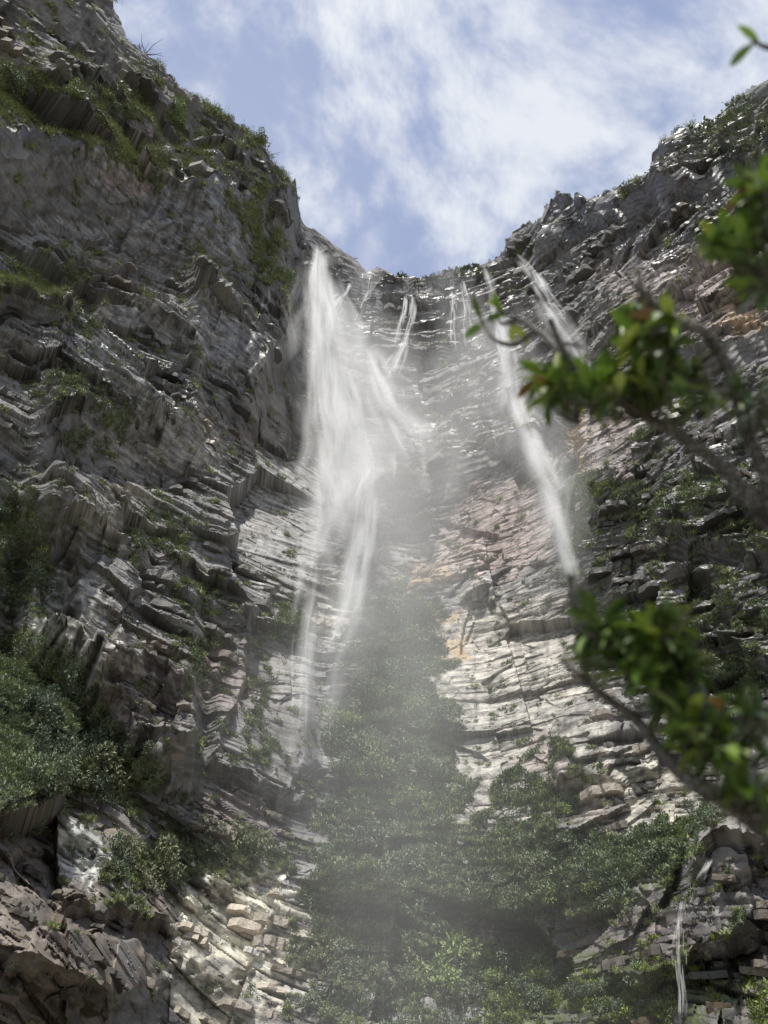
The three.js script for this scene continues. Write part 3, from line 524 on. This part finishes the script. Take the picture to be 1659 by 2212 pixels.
{
  const r = rng(808);
  const tone = new Map([[G.dark, 'dark green'], [G.mid, 'green'], [G.bright, 'bright green'], [G.olive, 'olive green']]);
  const sow = (n, spots, name, kinds, mats, s0, s1, label, group) => { for (let i = 0; i < n; i++) { const e = spots[i % spots.length], [px, py] = inside(r, e); const m = mats[Math.floor(r() * mats.length)], q = r() * r(); plant(name, kinds, m, clamp(px, -20, 1690), clamp(py, 20, 2230), lerp(s0, s1, q), r, (q > 0.45 ? 'large ' : q > 0.12 ? 'middling ' : 'small ') + tone.get(m) + ' ' + label, group, 0.8 + 0.5 * r()); } };
  sow(96, GREEN.slice(0, 8), 'gully_shrub', shrubs, [G.dark, G.mid, G.mid, G.olive, G.bright], 20, 58, 'shrub in the leafy gully below the main waterfall', 'shrubs crowding the gully');
  sow(64, GREEN.slice(8, 19), 'ledge_shrub', shrubs, [G.dark, G.mid, G.mid, G.bright], 16, 44, 'shrub on the mossy ledges right of the leafy gully', 'shrubs on the mossy ledges');
  sow(56, GREEN.slice(19, 28), 'hanging_shrub', hanging, [G.dark, G.dark, G.mid, G.olive], 20, 48, 'shrub hanging on the dark lower part of the overhanging cliff', 'shrubs on the lower overhanging cliff');
  sow(44, [[560, 305, 10, 10], ...GREEN.slice(28, 42)], 'overhang_shrub', hanging, [G.olive, G.bright, G.mid], 10, 26, 'shrub on a high shelf of the overhanging cliff', 'shrubs on the high shelves of the overhanging cliff');
  sow(26, GREEN.slice(45, 53), 'face_shrub', shrubs, [G.dark, G.mid], 12, 26, 'shrub growing from the broken grey rock face', 'shrubs on the grey rock face');
  sow(46, GREEN.slice(53, 66), 'wet_wall_shrub', shrubs, [G.dark, G.mid, G.olive], 9, 24, 'shrub on the wet black and pale rock wall', 'shrubs on the wet wall');
  // along the rim
  for (let i = 0; i < 74; i++) {
    const t = r(), px = t < 0.42 ? lerp(300, 645, r()) : t < 0.6 ? lerp(800, 1085, r()) : lerp(1085, 1659, r());
    const d = ray(px, interp(RIM.map((p) => p[0]), RIM.map((p) => p[1]), px)), y = rimHeight(d.az), o = surf(d.az, y + 0.3), dist = Math.hypot(o.R, o.y), s = lerp(4, 10, r() * r()) / FOC * dist, k = shrubs[Math.floor(r() * 5)];
    const root = new THREE.Group(); root.name = numbered('rim_shrub'); scene.add(root); root.position.set(o.x, o.y, o.z); root.rotation.y = r() * 6.28; root.scale.set(s, s, s);
    tag(root, 'small shrub outlined against the sky on the cliff rim', 'shrub', 'shrubs along the cliff rim');
    part('foliage', k.leaves, r() < 0.6 ? G.dark : G.olive, root); part('stem', k.stems, barkMat, root);
  }
  // two bare bushes on the left rim
  for (const [px, py, h, label] of [[318, 108, 40, 'bare twiggy bush on the highest part of the cliff rim'], [578, 318, 44, 'bare twiggy bush on the rim just above the shady corner']]) {
    const d = ray(px, py), y = rimHeight(d.az), o = surf(d.az, y + 0.2), s = h / FOC * Math.hypot(o.R, o.y), root = new THREE.Group(); root.name = numbered('bare_bush'); scene.add(root); root.position.set(o.x, o.y - 0.4, o.z); tag(root, label, 'bush');
    const tw = []; for (let k = 0; k < 16; k++) { const a = r() * 6.28, q = 0.5 * r() + 0.15, b = new THREE.Vector3(Math.cos(a) * q * s * 0.6, s * (0.35 + 0.3 * r()), Math.sin(a) * q * s * 0.6), e = new THREE.Vector3(Math.cos(a) * q * s * 1.3 + 0.3, s * (0.65 + 0.45 * r()), Math.sin(a) * q * s); tw.push(taperTube([new THREE.Vector3(0, 0, 0), b.clone().multiplyScalar(0.5).add(new THREE.Vector3(0.1 * s * (r() - 0.5), 0, 0)), b, e], 0.16, 0.05, 4)); }
    part('twig', mergeGeometries(tw), barkMat, root);
  }
}
// ground cover and grass on the ledges: too many to count
{
  const r = rng(99), tuft = leafQuads([...Array(14)].map(() => { const d = dirOf(r); d.y = Math.abs(d.y) * 0.7 + 0.1; return { p: new THREE.Vector3((r() - 0.5) * 0.9, (r() - 0.3) * 0.6, (r() - 0.5) * 0.9), d, u: new THREE.Vector3(0, 1, 0).add(dirOf(r).multiplyScalar(0.6)), len: 0.55 * (0.6 + 0.6 * r()), wid: 0.30 * (0.6 + 0.6 * r()) }; }));
  const grass = grasses[0], leafM = [], leafC = [], grassM = [], grassC = [], m4 = new THREE.Matrix4(), q = new THREE.Quaternion(), P = new THREE.Vector3(), S = new THREE.Vector3(), Y = new THREE.Vector3(0, 1, 0);
  for (let n = 0; n < 420000 && leafM.length < 52000; n++) {
    const i = Math.floor(r() * NC), j = Math.floor(r() * (NR - 8)), k = j * NC + i, px = cq[k * 2], py = cq[k * 2 + 1];
    if (px < -60 || px > 1720 || py < -20 || py > 2300) continue;
    const jg = 45 * n2(cuv[k * 2] / 12, cp[k * 3 + 1] / 9); let g = greenAt(px + jg, py + jg * 0.5), m = 0; for (const [x, y, rx, ry, w] of MOSSY) m = Math.max(m, w * blob(px, py, x, y, rx, ry));
    const s = cuv[k * 2], y = cp[k * 3 + 1], nz = 0.55 * n2(s / 6, y / 5) + 0.35 * n2(s / 1.7, y / 1.4);
    const want = Math.max(g * 1.1, m * 0.5) + nz * (py < 1250 ? 1.0 : 0.95); if (want < 0.46 || r() > want * (py < 700 ? 0.45 : px > 640 && px < 1010 ? 0.55 : 1)) continue;
    const dist = Math.hypot(cp[k * 3], cp[k * 3 + 1], cp[k * 3 + 2]), top = py < 660 && px < 620;
    const isG = top ? r() < 0.75 : r() < 0.10, sz = (isG ? 9 + 9 * r() : 6 + 8 * r() * (0.4 + g)) / FOC * dist;
    q.setFromAxisAngle(Y, r() * 6.28); P.set(cp[k * 3], cp[k * 3 + 1], cp[k * 3 + 2]); S.set(sz, sz * (0.8 + 0.5 * r()), sz);
    m4.compose(P, q, S);
    const t = 0.5 + 0.5 * n2(s / 9 + 60, y / 8), z = 0.75 + 0.5 * r();
    const c = isG ? [0.25 * z, 0.285 * z, 0.13 * z] : [lerp(0.12, 0.20, t) * z, lerp(0.155, 0.24, t) * z, lerp(0.10, 0.13, t) * z];
    if (py > 2020 && px > 1030 && r() < 0.6) { c[0] = 0.19 * z; c[1] = 0.24 * z; c[2] = 0.05 * z; }
    (isG ? grassM : leafM).push(m4.clone()); (isG ? grassC : leafC).push(c);
  }
  const put = (name, geo, ms, cs, label, cat) => { const im = new THREE.InstancedMesh(geo, G.cover, ms.length), c = new THREE.Color(); ms.forEach((m, i) => { im.setMatrixAt(i, m); im.setColorAt(i, c.setRGB(...cs[i])); }); im.name = name; im.castShadow = im.receiveShadow = true; tag(im, label, cat, null, 'stuff'); scene.add(im); console.log(name, ms.length); };
  put('ground_cover', tuft, leafM, leafC, 'low leafy growth and moss covering the damp rock', 'undergrowth');
  put('ledge_grass', grass, grassM, grassC, 'pale green grass growing along the cliff shelves', 'grass');
}

// ------------------------------------------------------------------ falling water: thin ribbons of drops that overlap, thicker where the fall is dense
const spray = new THREE.MeshPhysicalMaterial({ name: 'falling_spray', color: new THREE.Color(0.93, 0.94, 0.95), vertexColors: true, transparent: true, opacity: 1, roughness: 1, transmission: 0.5, thickness: 0, ior: 1.05, specularIntensity: 0.1, side: THREE.DoubleSide });
function ribbons(r, list) {                                        // each: points, width, alpha
  const pos = [], col = [], idx = [];
  for (const { pts, w, a, turn } of list) {
    const n = pts.length, base = pos.length / 3;
    for (let i = 0; i < n; i++) {
      const t = i / (n - 1), f = Math.pow(Math.sin(Math.PI * clamp(t, 0.001, 0.999)), 0.8) * a, ang = turn + t * 0.5, k = w * (0.55 + 0.45 * Math.sin(Math.PI * t)), dx = Math.cos(ang) * k, dz = Math.sin(ang) * k;
      for (const [s, q] of [[-0.5, 0], [-0.22, 0.6], [0, 1], [0.22, 0.6], [0.5, 0]]) { pos.push(pts[i].x + dx * s, pts[i].y, pts[i].z + dz * s); col.push(1, 1, 1, f * q); }
      if (i) for (let e = 0; e < 4; e++) { const p = base + (i - 1) * 5 + e; idx.push(p, p + 6, p + 1, p, p + 5, p + 6); }
    }
  }
  const g = new THREE.BufferGeometry(); g.setAttribute('position', new THREE.BufferAttribute(new Float32Array(pos), 3)); g.setAttribute('color', new THREE.BufferAttribute(new Float32Array(col), 4)); g.setIndex(idx); const nn = new Float32Array(pos.length); for (let i = 0; i < nn.length; i += 3) { nn[i] = 0.1; nn[i + 1] = 0.9; nn[i + 2] = 0.42; } g.setAttribute('normal', new THREE.BufferAttribute(nn, 3)); return g;
}
/** path: [px, py, half width in picture units, density]; off: metres in front of the wall. */
function stream(r, path, off, n, len, wid, alpha) {
  const P = path.map(([px, py]) => air(px, py, off)), D = P.map((p) => Math.hypot(p.x, p.y, p.z)), hw = path.map((p, i) => p[2] / FOC * D[i]), den = path.map((p) => p[3] ?? 1), list = [];
  const cum = [0]; for (let i = 1; i < P.length; i++) cum.push(cum[i - 1] + P[i].distanceTo(P[i - 1]));
  const total = cum[cum.length - 1], at = (d, out) => { let i = 1; while (i < P.length - 1 && cum[i] < d) i++; const t = clamp((d - cum[i - 1]) / (cum[i] - cum[i - 1])), s = t; out.p.copy(P[i - 1]).lerp(P[i], s); out.w = lerp(hw[i - 1], hw[i], s); out.d = lerp(den[i - 1], den[i], s); return out; };
  const o = { p: new THREE.Vector3() }; let guard = 0;
  while (list.length < n && guard++ < n * 30) {
    const d0 = r() * total - len * 0.35; at(clamp(d0 + len * 0.5, 0, total), o); if (r() > o.d) continue;
    const L = len * (0.5 + r()), gx = gauss(r) * 0.55, gz = gauss(r) * 0.6, seed = r() * 100, pts = [], m = 7, w = wid * (0.5 + r()) * clamp(o.w / 3, 0.6, 1.4);
    for (let i = 0; i < m; i++) {
      const d = d0 + L * i / (m - 1); if (d < 0) continue; if (d > total) break; at(d, o);
      const y = o.p.y, wob = 0.16 * n2(y / 30, seed * 0.02) + 0.32 * n2(y / 60 + 5, 2);
      pts.push(new THREE.Vector3(o.p.x + (gx + wob) * o.w, y, o.p.z + (gz + 0.2 * n2(y / 40, 50 + seed * 0.02)) * o.w));
    }
    if (pts.length > 2) list.push({ pts, w, a: alpha * (0.6 + 0.8 * r()), turn: (r() - 0.5) * 2.2 });
  }
  return list;
}
function waterfall(seed, label, streams) {
  const root = new THREE.Group(); root.name = numbered('waterfall'); scene.add(root); tag(root, label, 'waterfall');
  const r = rng(seed);
  for (const [name, ...a] of streams) part(name, ribbons(r, stream(r, ...a)), spray, root);
  return root;
}
waterfall(1, 'broad white main waterfall dissolving into spray beside the shady cliff corner', [
  ['core', [[690, 525, 12, 0.6], [692, 590, 18, 1], [700, 680, 26, 1], [704, 780, 31, 1], [712, 880, 34, 1], [722, 960, 44, 0.8], [728, 1060, 52, 0.5], [720, 1180, 56, 0.3]], 18, 66, 54, 5.6, 0.24],
  ['strands', [[690, 530, 10, 0.5], [692, 590, 16, 1], [700, 680, 24, 1], [704, 780, 28, 1], [712, 880, 30, 0.8], [722, 960, 34, 0.5], [728, 1060, 40, 0.25]], 17, 50, 46, 2.4, 0.34],
  ['right_strand', [[735, 780, 14, 0.5], [765, 860, 16, 0.7], [785, 940, 14, 1], [800, 1030, 14, 1], [792, 1120, 19, 1], [775, 1220, 24, 0.8], [748, 1320, 26, 0.5], [705, 1420, 28, 0.4], [680, 1510, 26, 0.2]], 13, 48, 46, 4.2, 0.31],
  ['left_strand', [[672, 760, 14, 0.5], [680, 860, 14, 0.8], [690, 980, 16, 0.7], [712, 1070, 18, 0.6], [700, 1150, 22, 0.45], [672, 1260, 24, 0.4], [655, 1400, 24, 0.35], [648, 1560, 22, 0.3], [640, 1680, 20, 0.2]], 12, 26, 36, 4.0, 0.18],
  ['spray_veil', [[695, 560, 26, 0.7], [716, 700, 56, 1], [738, 860, 84, 1], [752, 1000, 96, 1], [740, 1150, 95, 0.8], [715, 1320, 90, 0.5], [690, 1500, 80, 0.3], [680, 1650, 70, 0.2]], 30, 34, 60, 9, 0.2],
]);
waterfall(2, 'short white jet curling off the rim beside the main waterfall', [['jet', [[757, 610, 5], [748, 630, 6], [735, 648, 9, 0.7], [722, 668, 14, 0.5]], 10, 30, 12, 1.6, 0.45]]);
waterfall(3, 'faint thin jet off the lowest part of the rim', [['jet', [[803, 606, 4], [798, 630, 6, 0.8], [785, 655, 8, 0.6], [775, 690, 10, 0.3]], 9, 31, 10, 1.22, 0.31]]);
waterfall(4, 'pair of bright parallel jets falling in the middle of the back wall', [
  ['jet', [[890, 638, 6], [888, 680, 8], [880, 720, 9], [866, 765, 12, 0.8], [845, 810, 16, 0.5]], 8, 32, 24, 2.8, 0.32],
  ['jet', [[876, 636, 5], [872, 670, 6], [865, 710, 8, 0.8], [856, 750, 10, 0.6]], 8, 22, 22, 2.4, 0.3],
  ['drift', [[790, 740, 12, 0.5], [815, 810, 18, 0.8], [840, 880, 24, 0.7], [890, 950, 34, 0.5], [925, 1040, 40, 0.35]], 14, 37, 30, 4.5, 0.24],
]);
waterfall(5, 'slim left jet of two faint jets near the bushy part of the rim', [['jet', [[975, 628, 4], [979, 670, 7, 0.9], [982, 720, 10, 0.5], [984, 760, 12, 0.3]], 8, 26, 16, 1.8, 0.27]]);
waterfall(6, 'slim right jet of two faint jets near the bushy part of the rim', [['jet', [[998, 604, 4], [1003, 650, 7, 1], [1009, 700, 9, 0.7], [1014, 750, 12, 0.35]], 8, 28, 16, 1.8, 0.28]]);
waterfall(7, 'long slanting white waterfall reaching down behind the leafy branches', [
  ['core', [[1049, 570, 6], [1066, 640, 9], [1080, 710, 11], [1095, 790, 14], [1112, 870, 17], [1148, 960, 21], [1182, 1040, 26, 0.9], [1207, 1130, 29, 0.75], [1226, 1212, 32, 0.5], [1240, 1290, 34, 0.2]], 9, 60, 46, 4.6, 0.24],
  ['spray_veil', [[1066, 640, 16, 0.4], [1090, 760, 28, 0.8], [1120, 860, 40, 0.9], [1170, 960, 50, 0.8], [1205, 1080, 50, 0.7], [1230, 1200, 44, 0.5]], 11, 30, 30, 4.73, 0.124],
]);
waterfall(8, 'slanting waterfall off the rim partly hidden by the upper leafy branch', [['core', [[1120, 552, 8], [1150, 590, 11], [1180, 640, 13], [1215, 700, 18, 0.8], [1250, 770, 26, 0.5], [1280, 840, 30, 0.25]], 7, 36, 34, 4.8, 0.25]]);
waterfall(9, 'faint curtain of drips under the mossy corner of the overhanging cliff', [['drip_curtain', [[566, 604, 18, 0.6], [562, 640, 22, 0.7], [556, 690, 26, 0.3]], 12, 20, 14, 0.7, 0.1]]);
waterfall(10, 'thin broken trickle running down reddish rock at the foot of the wet wall', [['trickle', [[1476, 1942, 4], [1470, 1985, 6], [1468, 2040, 9], [1470, 2100, 8], [1476, 2150, 8], [1474, 2205, 6]], 3.6, 56, 2.6, 0.24, 0.24]]);
waterfall(11, 'little trickle on mossy rock under the dark lower branch', [['trickle', [[1562, 1795, 5], [1555, 1830, 7], [1540, 1870, 12, 0.7], [1525, 1900, 16, 0.4]], 3.4, 23, 3, 0.54, 0.403]]);
// mist drifting in the middle of the amphitheatre
{
  const r = rng(64), list = [];
  for (const [x, y, rx, ry, n, a, off] of [[800, 800, 190, 180, 9, 0.14, 30], [770, 1050, 150, 170, 5, 0.11, 30], [1100, 900, 200, 150, 5, 0.10, 18], [960, 760, 220, 130, 6, 0.12, 14], [840, 1560, 80, 190, 5, 0.05, 50]])
    for (let i = 0; i < n; i++) {
      const py = y + ry * 0.6 * gauss(r), px = Math.max(x + rx * 0.6 * gauss(r), py < 950 ? 790 : 740), c = air(px, py, off * (0.5 + r())), pts = [], L = (60 + 60 * r()) * (off > 40 ? 0.55 : 1);
      for (let k = 0; k < 6; k++) pts.push(new THREE.Vector3(c.x + 5 * n2(k / 3 + i, 7) + (k - 2.5) * (r() - 0.5) * 2, c.y + L * (0.5 - k / 5), c.z + 4 * n2(k / 3 + i, 90)));
      list.push({ pts, w: (24 + 26 * r()) * (off > 40 ? 0.6 : 1), a: a * (0.6 + 0.8 * r()), turn: (r() - 0.5) * 1.6 });
    }
  const o = new THREE.Mesh(ribbons(r, list), spray); o.name = 'mist'; tag(o, 'pale mist drifting in front of the back wall', 'mist', null, 'stuff'); scene.add(o);
}

// ------------------------------------------------------------------ the leafy branches close to the lens
function barkTexture() {
  const N = 512, d = new Uint8Array(N * N * 4), q = createNoise2D(rng(41));
  for (let j = 0; j < N; j++) for (let i = 0; i < N; i++) {
    const a = Math.abs(i / N * 2 - 1), b = Math.abs(j / N * 2 - 1), t = sstep(0.28, 0.5, 0.7 * q(a * 9, b * 5) + 0.4 * q(a * 26, b * 14 + 9)), v = 0.20 + 0.08 * q(a * 40, b * 12), o = (j * N + i) * 4;
    d[o] = 255 * clamp(lerp(v * 1.05, 0.72, t)); d[o + 1] = 255 * clamp(lerp(v * 0.93, 0.71, t)); d[o + 2] = 255 * clamp(lerp(v * 0.85, 0.67, t)); d[o + 3] = 255;
  }
  const t = new THREE.DataTexture(d, N, N); t.wrapS = t.wrapT = THREE.RepeatWrapping; t.magFilter = THREE.LinearFilter; t.colorSpace = THREE.SRGBColorSpace; t.repeat.set(3, 1); t.needsUpdate = true; return t;
}
const nearBark = new THREE.MeshStandardMaterial({ name: 'lichen_bark', map: barkTexture(), roughness: 0.75, bumpMap: relief, bumpScale: 0.001 });
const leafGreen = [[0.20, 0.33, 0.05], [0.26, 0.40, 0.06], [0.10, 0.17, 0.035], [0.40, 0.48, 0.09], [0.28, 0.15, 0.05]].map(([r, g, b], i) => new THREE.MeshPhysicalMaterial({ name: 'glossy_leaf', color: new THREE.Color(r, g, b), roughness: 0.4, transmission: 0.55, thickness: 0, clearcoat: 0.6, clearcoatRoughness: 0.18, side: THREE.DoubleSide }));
const nearLeaf = [0, 1, 2].map((v) => {
  const g = new THREE.PlaneGeometry(1, 1, 4, 7), p = g.attributes.position;
  for (let i = 0; i < p.count; i++) {
    const t = p.getY(i) + 0.5, x = p.getX(i), w = (0.04 + 0.31 * Math.pow(Math.sin(Math.PI * Math.pow(clamp(t, 0, 0.985), 1.25)), 0.8)) * (v === 1 ? 0.85 : 1);
    p.setXYZ(i, x * w, t, Math.abs(x) * w * (0.35 + 0.1 * v) - (0.16 + 0.1 * v) * t * t);
  }
  g.computeVertexNormals(); return g;
});
const nearPt = (px, py, d) => { const q = ray(px, py); return new THREE.Vector3(q.x, q.y, q.z).normalize().multiplyScalar(d).add(new THREE.Vector3(0, EYE, 0)); };
function nearShrub(seed, label, branches, clusters, leafSize, maxLeaves) {
  const r = rng(seed), root = new THREE.Group(); root.name = numbered('leafy_shrub'); scene.add(root); tag(root, label, 'shrub', null);
  const line = [];
  for (const [name, pts, r0, r1] of branches) {
    const P = pts.map(([px, py, d]) => (d === undefined ? px : nearPt(px, py, d)));
    part(name, taperTube(P, r0, r1, 8), nearBark, root);
    const c = new THREE.CatmullRomCurve3(P); for (let i = 0; i <= 60; i++) line.push(c.getPointAt(i / 60));
  }
  let n = 0; const extra = [], many = 1.55;
  const whorl = (tip, dir, count, size, on) => {
    for (let k = 0; k < count && n < maxLeaves; k++, n++) {
      const m = part('leaf', nearLeaf[Math.floor(r() * 3)], leafGreen[r() < 0.05 ? 4 : Math.floor(r() * 4)], on);
      const side = dirOf(r), d = dir.clone().multiplyScalar(0.55 + 0.5 * r()).add(side.multiplyScalar(0.95)).normalize();
      const up = new THREE.Vector3(0, 1, 0).add(dirOf(r).multiplyScalar(0.5)), x = new THREE.Vector3().crossVectors(d, up).normalize(), z = new THREE.Vector3().crossVectors(x, d).normalize();
      m.quaternion.setFromRotationMatrix(new THREE.Matrix4().makeBasis(x, d, z)); m.position.copy(tip).addScaledVector(dir, -size * 0.5 * r());
      const s = size * (0.7 + 0.5 * r()); m.scale.set(s, s, s);
    }
  };
  for (const [x, y, rx, ry, count0, d, per0 = 6] of clusters) for (let i = 0, count = count0 > 3 ? Math.round(count0 * many) : count0, per = count0 > 3 ? 4 : per0; i < count; i++) {
    const [px, py] = count === 1 ? [x, y] : inside(r, [x, y, rx, ry]), tip = nearPt(px, py, d * (0.94 + 0.12 * r()));
    let best = line[0], bd = 9; for (const q of line) { const e = q.distanceTo(tip) + (q.y > tip.y ? 0.05 : 0); if (e < bd) { bd = e; best = q; } }
    const mid = best.clone().lerp(tip, 0.55).add(new THREE.Vector3(0, -0.12 * bd, 0).addScaledVector(dirOf(r), 0.1 * bd)), dir = tip.clone().sub(mid).normalize();
    const tw = part('twig', taperTube([best, mid, tip], 0.0016, 0.0009, 5), nearBark, root);
    whorl(tip, dir, per, leafSize, tw); if (count > 3) { for (let q = 0; q < 3; q++) extra.push([tip.clone().lerp(mid, 0.25 + 0.6 * r()), dir.clone()]); }
  }
  const rest = [], e4 = new THREE.Matrix4();
  for (const [p, dir] of extra) {
    const d = dir.multiplyScalar(0.4).add(dirOf(r)).normalize(), up = new THREE.Vector3(0, 1, 0).add(dirOf(r).multiplyScalar(0.5)), x = new THREE.Vector3().crossVectors(d, up).normalize(), z = new THREE.Vector3().crossVectors(x, d).normalize(), k = leafSize * (0.6 + 0.5 * r());
    e4.makeBasis(x, d, z).scale(new THREE.Vector3(k, k, k)).setPosition(p); rest.push(nearLeaf[Math.floor(r() * 3)].clone().applyMatrix4(e4));
  }
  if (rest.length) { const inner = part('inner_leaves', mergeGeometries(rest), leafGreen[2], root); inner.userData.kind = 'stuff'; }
  console.log(root.name, n, 'leaves', rest.length, 'inner');
  return root;
}
const V = (x, y, z) => [new THREE.Vector3(x, y, z)];
nearShrub(71, 'out of focus leafy branch with pale bark, its tip reaching across the slanting waterfalls', [
  ['stem', [V(0.62, 0, -0.32), V(0.56, 0.9, -0.36), V(0.40, 1.6, -0.40), [1720, 1180, 0.47], [1640, 1095, 0.47]], 0.012, 0.0062],
  ['branch', [[1645, 1100, 0.47], [1560, 1010, 0.48], [1470, 942, 0.49], [1380, 892, 0.5], [1290, 835, 0.5], [1222, 765, 0.51], [1188, 690, 0.52]], 0.0048, 0.0022],
  ['branch', [[1660, 1110, 0.47], [1655, 1030, 0.47], [1618, 945, 0.48], [1590, 850, 0.48], [1560, 770, 0.49], [1515, 712, 0.49], [1450, 682, 0.5], [1392, 640, 0.5], [1380, 590, 0.51]], 0.005, 0.002],
  ['branch', [[1222, 770, 0.51], [1190, 740, 0.53], [1160, 715, 0.55], [1110, 745, 0.57], [1070, 735, 0.58], [1045, 700, 0.6]], 0.003, 0.0012],
  ['branch', [[1160, 715, 0.55], [1120, 690, 0.57], [1085, 700, 0.58], [1072, 670, 0.6]], 0.0022, 0.001],
  ['branch', [[1392, 640, 0.5], [1365, 610, 0.5], [1352, 575, 0.5]], 0.0014, 0.0006], ['branch', [[1400, 640, 0.5], [1408, 600, 0.5], [1402, 575, 0.5]], 0.0014, 0.0006],
  ['branch', [[1360, 890, 0.5], [1330, 905, 0.5], [1295, 912, 0.5], [1250, 915, 0.5]], 0.001, 0.0005], ['branch', [[1560, 770, 0.49], [1640, 900, 0.5], [1660, 980, 0.5]], 0.0012, 0.0008],
], [[1040, 688, 4, 4, 1, 0.58, 3], [1072, 668, 4, 4, 1, 0.58, 3], [1110, 700, 10, 8, 1, 0.57, 2], [1195, 825, 45, 40, 9, 0.5], [1290, 850, 60, 35, 8, 0.5], [1400, 690, 60, 50, 9, 0.5], [1370, 790, 90, 60, 13, 0.5], [1465, 840, 60, 45, 9, 0.49], [1635, 850, 40, 55, 6, 0.48, 5], [1268, 750, 10, 10, 2, 0.52, 4]], 0.0188, 298);
nearShrub(72, 'out of focus leafy twigs beside the upper right cliff, above the pale branch', [
  ['stem', [V(0.74, 0, -0.20), V(0.66, 1.2, -0.26), [1900, 700, 0.5], [1740, 640, 0.5]], 0.009, 0.004],
  ['branch', [[1745, 642, 0.5], [1659, 602, 0.5], [1600, 572, 0.51], [1570, 552, 0.52]], 0.004, 0.002],
  ['branch', [[1760, 650, 0.5], [1740, 560, 0.5], [1690, 480, 0.5], [1640, 420, 0.5], [1615, 385, 0.5]], 0.003, 0.001],
  ['branch', [[1740, 560, 0.5], [1760, 300, 0.5], [1720, 130, 0.5], [1665, 105, 0.5]], 0.002, 0.0007],
], [[1580, 530, 45, 40, 8, 0.51], [1640, 520, 30, 40, 5, 0.5], [1630, 600, 30, 20, 4, 0.5], [1635, 410, 22, 35, 6, 0.5, 5], [1625, 88, 2, 2, 1, 0.5, 2]], 0.0175, 160);
nearShrub(73, 'dark out of focus leafy branches low in front of the wet cliff', [
  ['stem', [V(0.50, 0, -0.42), V(0.44, 0.7, -0.46), [1800, 2000, 0.44], [1690, 1815, 0.44]], 0.016, 0.0105],
  ['branch', [[1695, 1822, 0.44], [1600, 1670, 0.44], [1510, 1540, 0.45], [1400, 1460, 0.46], [1300, 1400, 0.46], [1248, 1330, 0.47], [1230, 1245, 0.48]], 0.0088, 0.0022],
  ['branch', [[1740, 1890, 0.44], [1660, 1800, 0.44], [1580, 1738, 0.44], [1500, 1692, 0.44], [1440, 1640, 0.45], [1380, 1560, 0.46], [1300, 1500, 0.46], [1212, 1422, 0.47]], 0.0065, 0.002],
  ['branch', [[1300, 1400, 0.46], [1290, 1340, 0.46], [1282, 1290, 0.46], [1280, 1270, 0.46]], 0.0014, 0.0006],
], [[1290, 1380, 55, 45, 9, 0.46], [1375, 1410, 75, 50, 11, 0.46], [1450, 1360, 45, 35, 6, 0.46], [1450, 1480, 65, 50, 9, 0.45], [1530, 1570, 60, 60, 8, 0.44, 5], [1610, 1670, 45, 60, 8, 0.44, 5], [1640, 1550, 35, 50, 6, 0.44, 5], [1650, 1740, 30, 50, 5, 0.43], [1480, 1430, 50, 40, 5, 0.45], [1232, 1240, 12, 14, 3, 0.48, 3]], 0.0195, 298);
renderer.render(scene, camera);
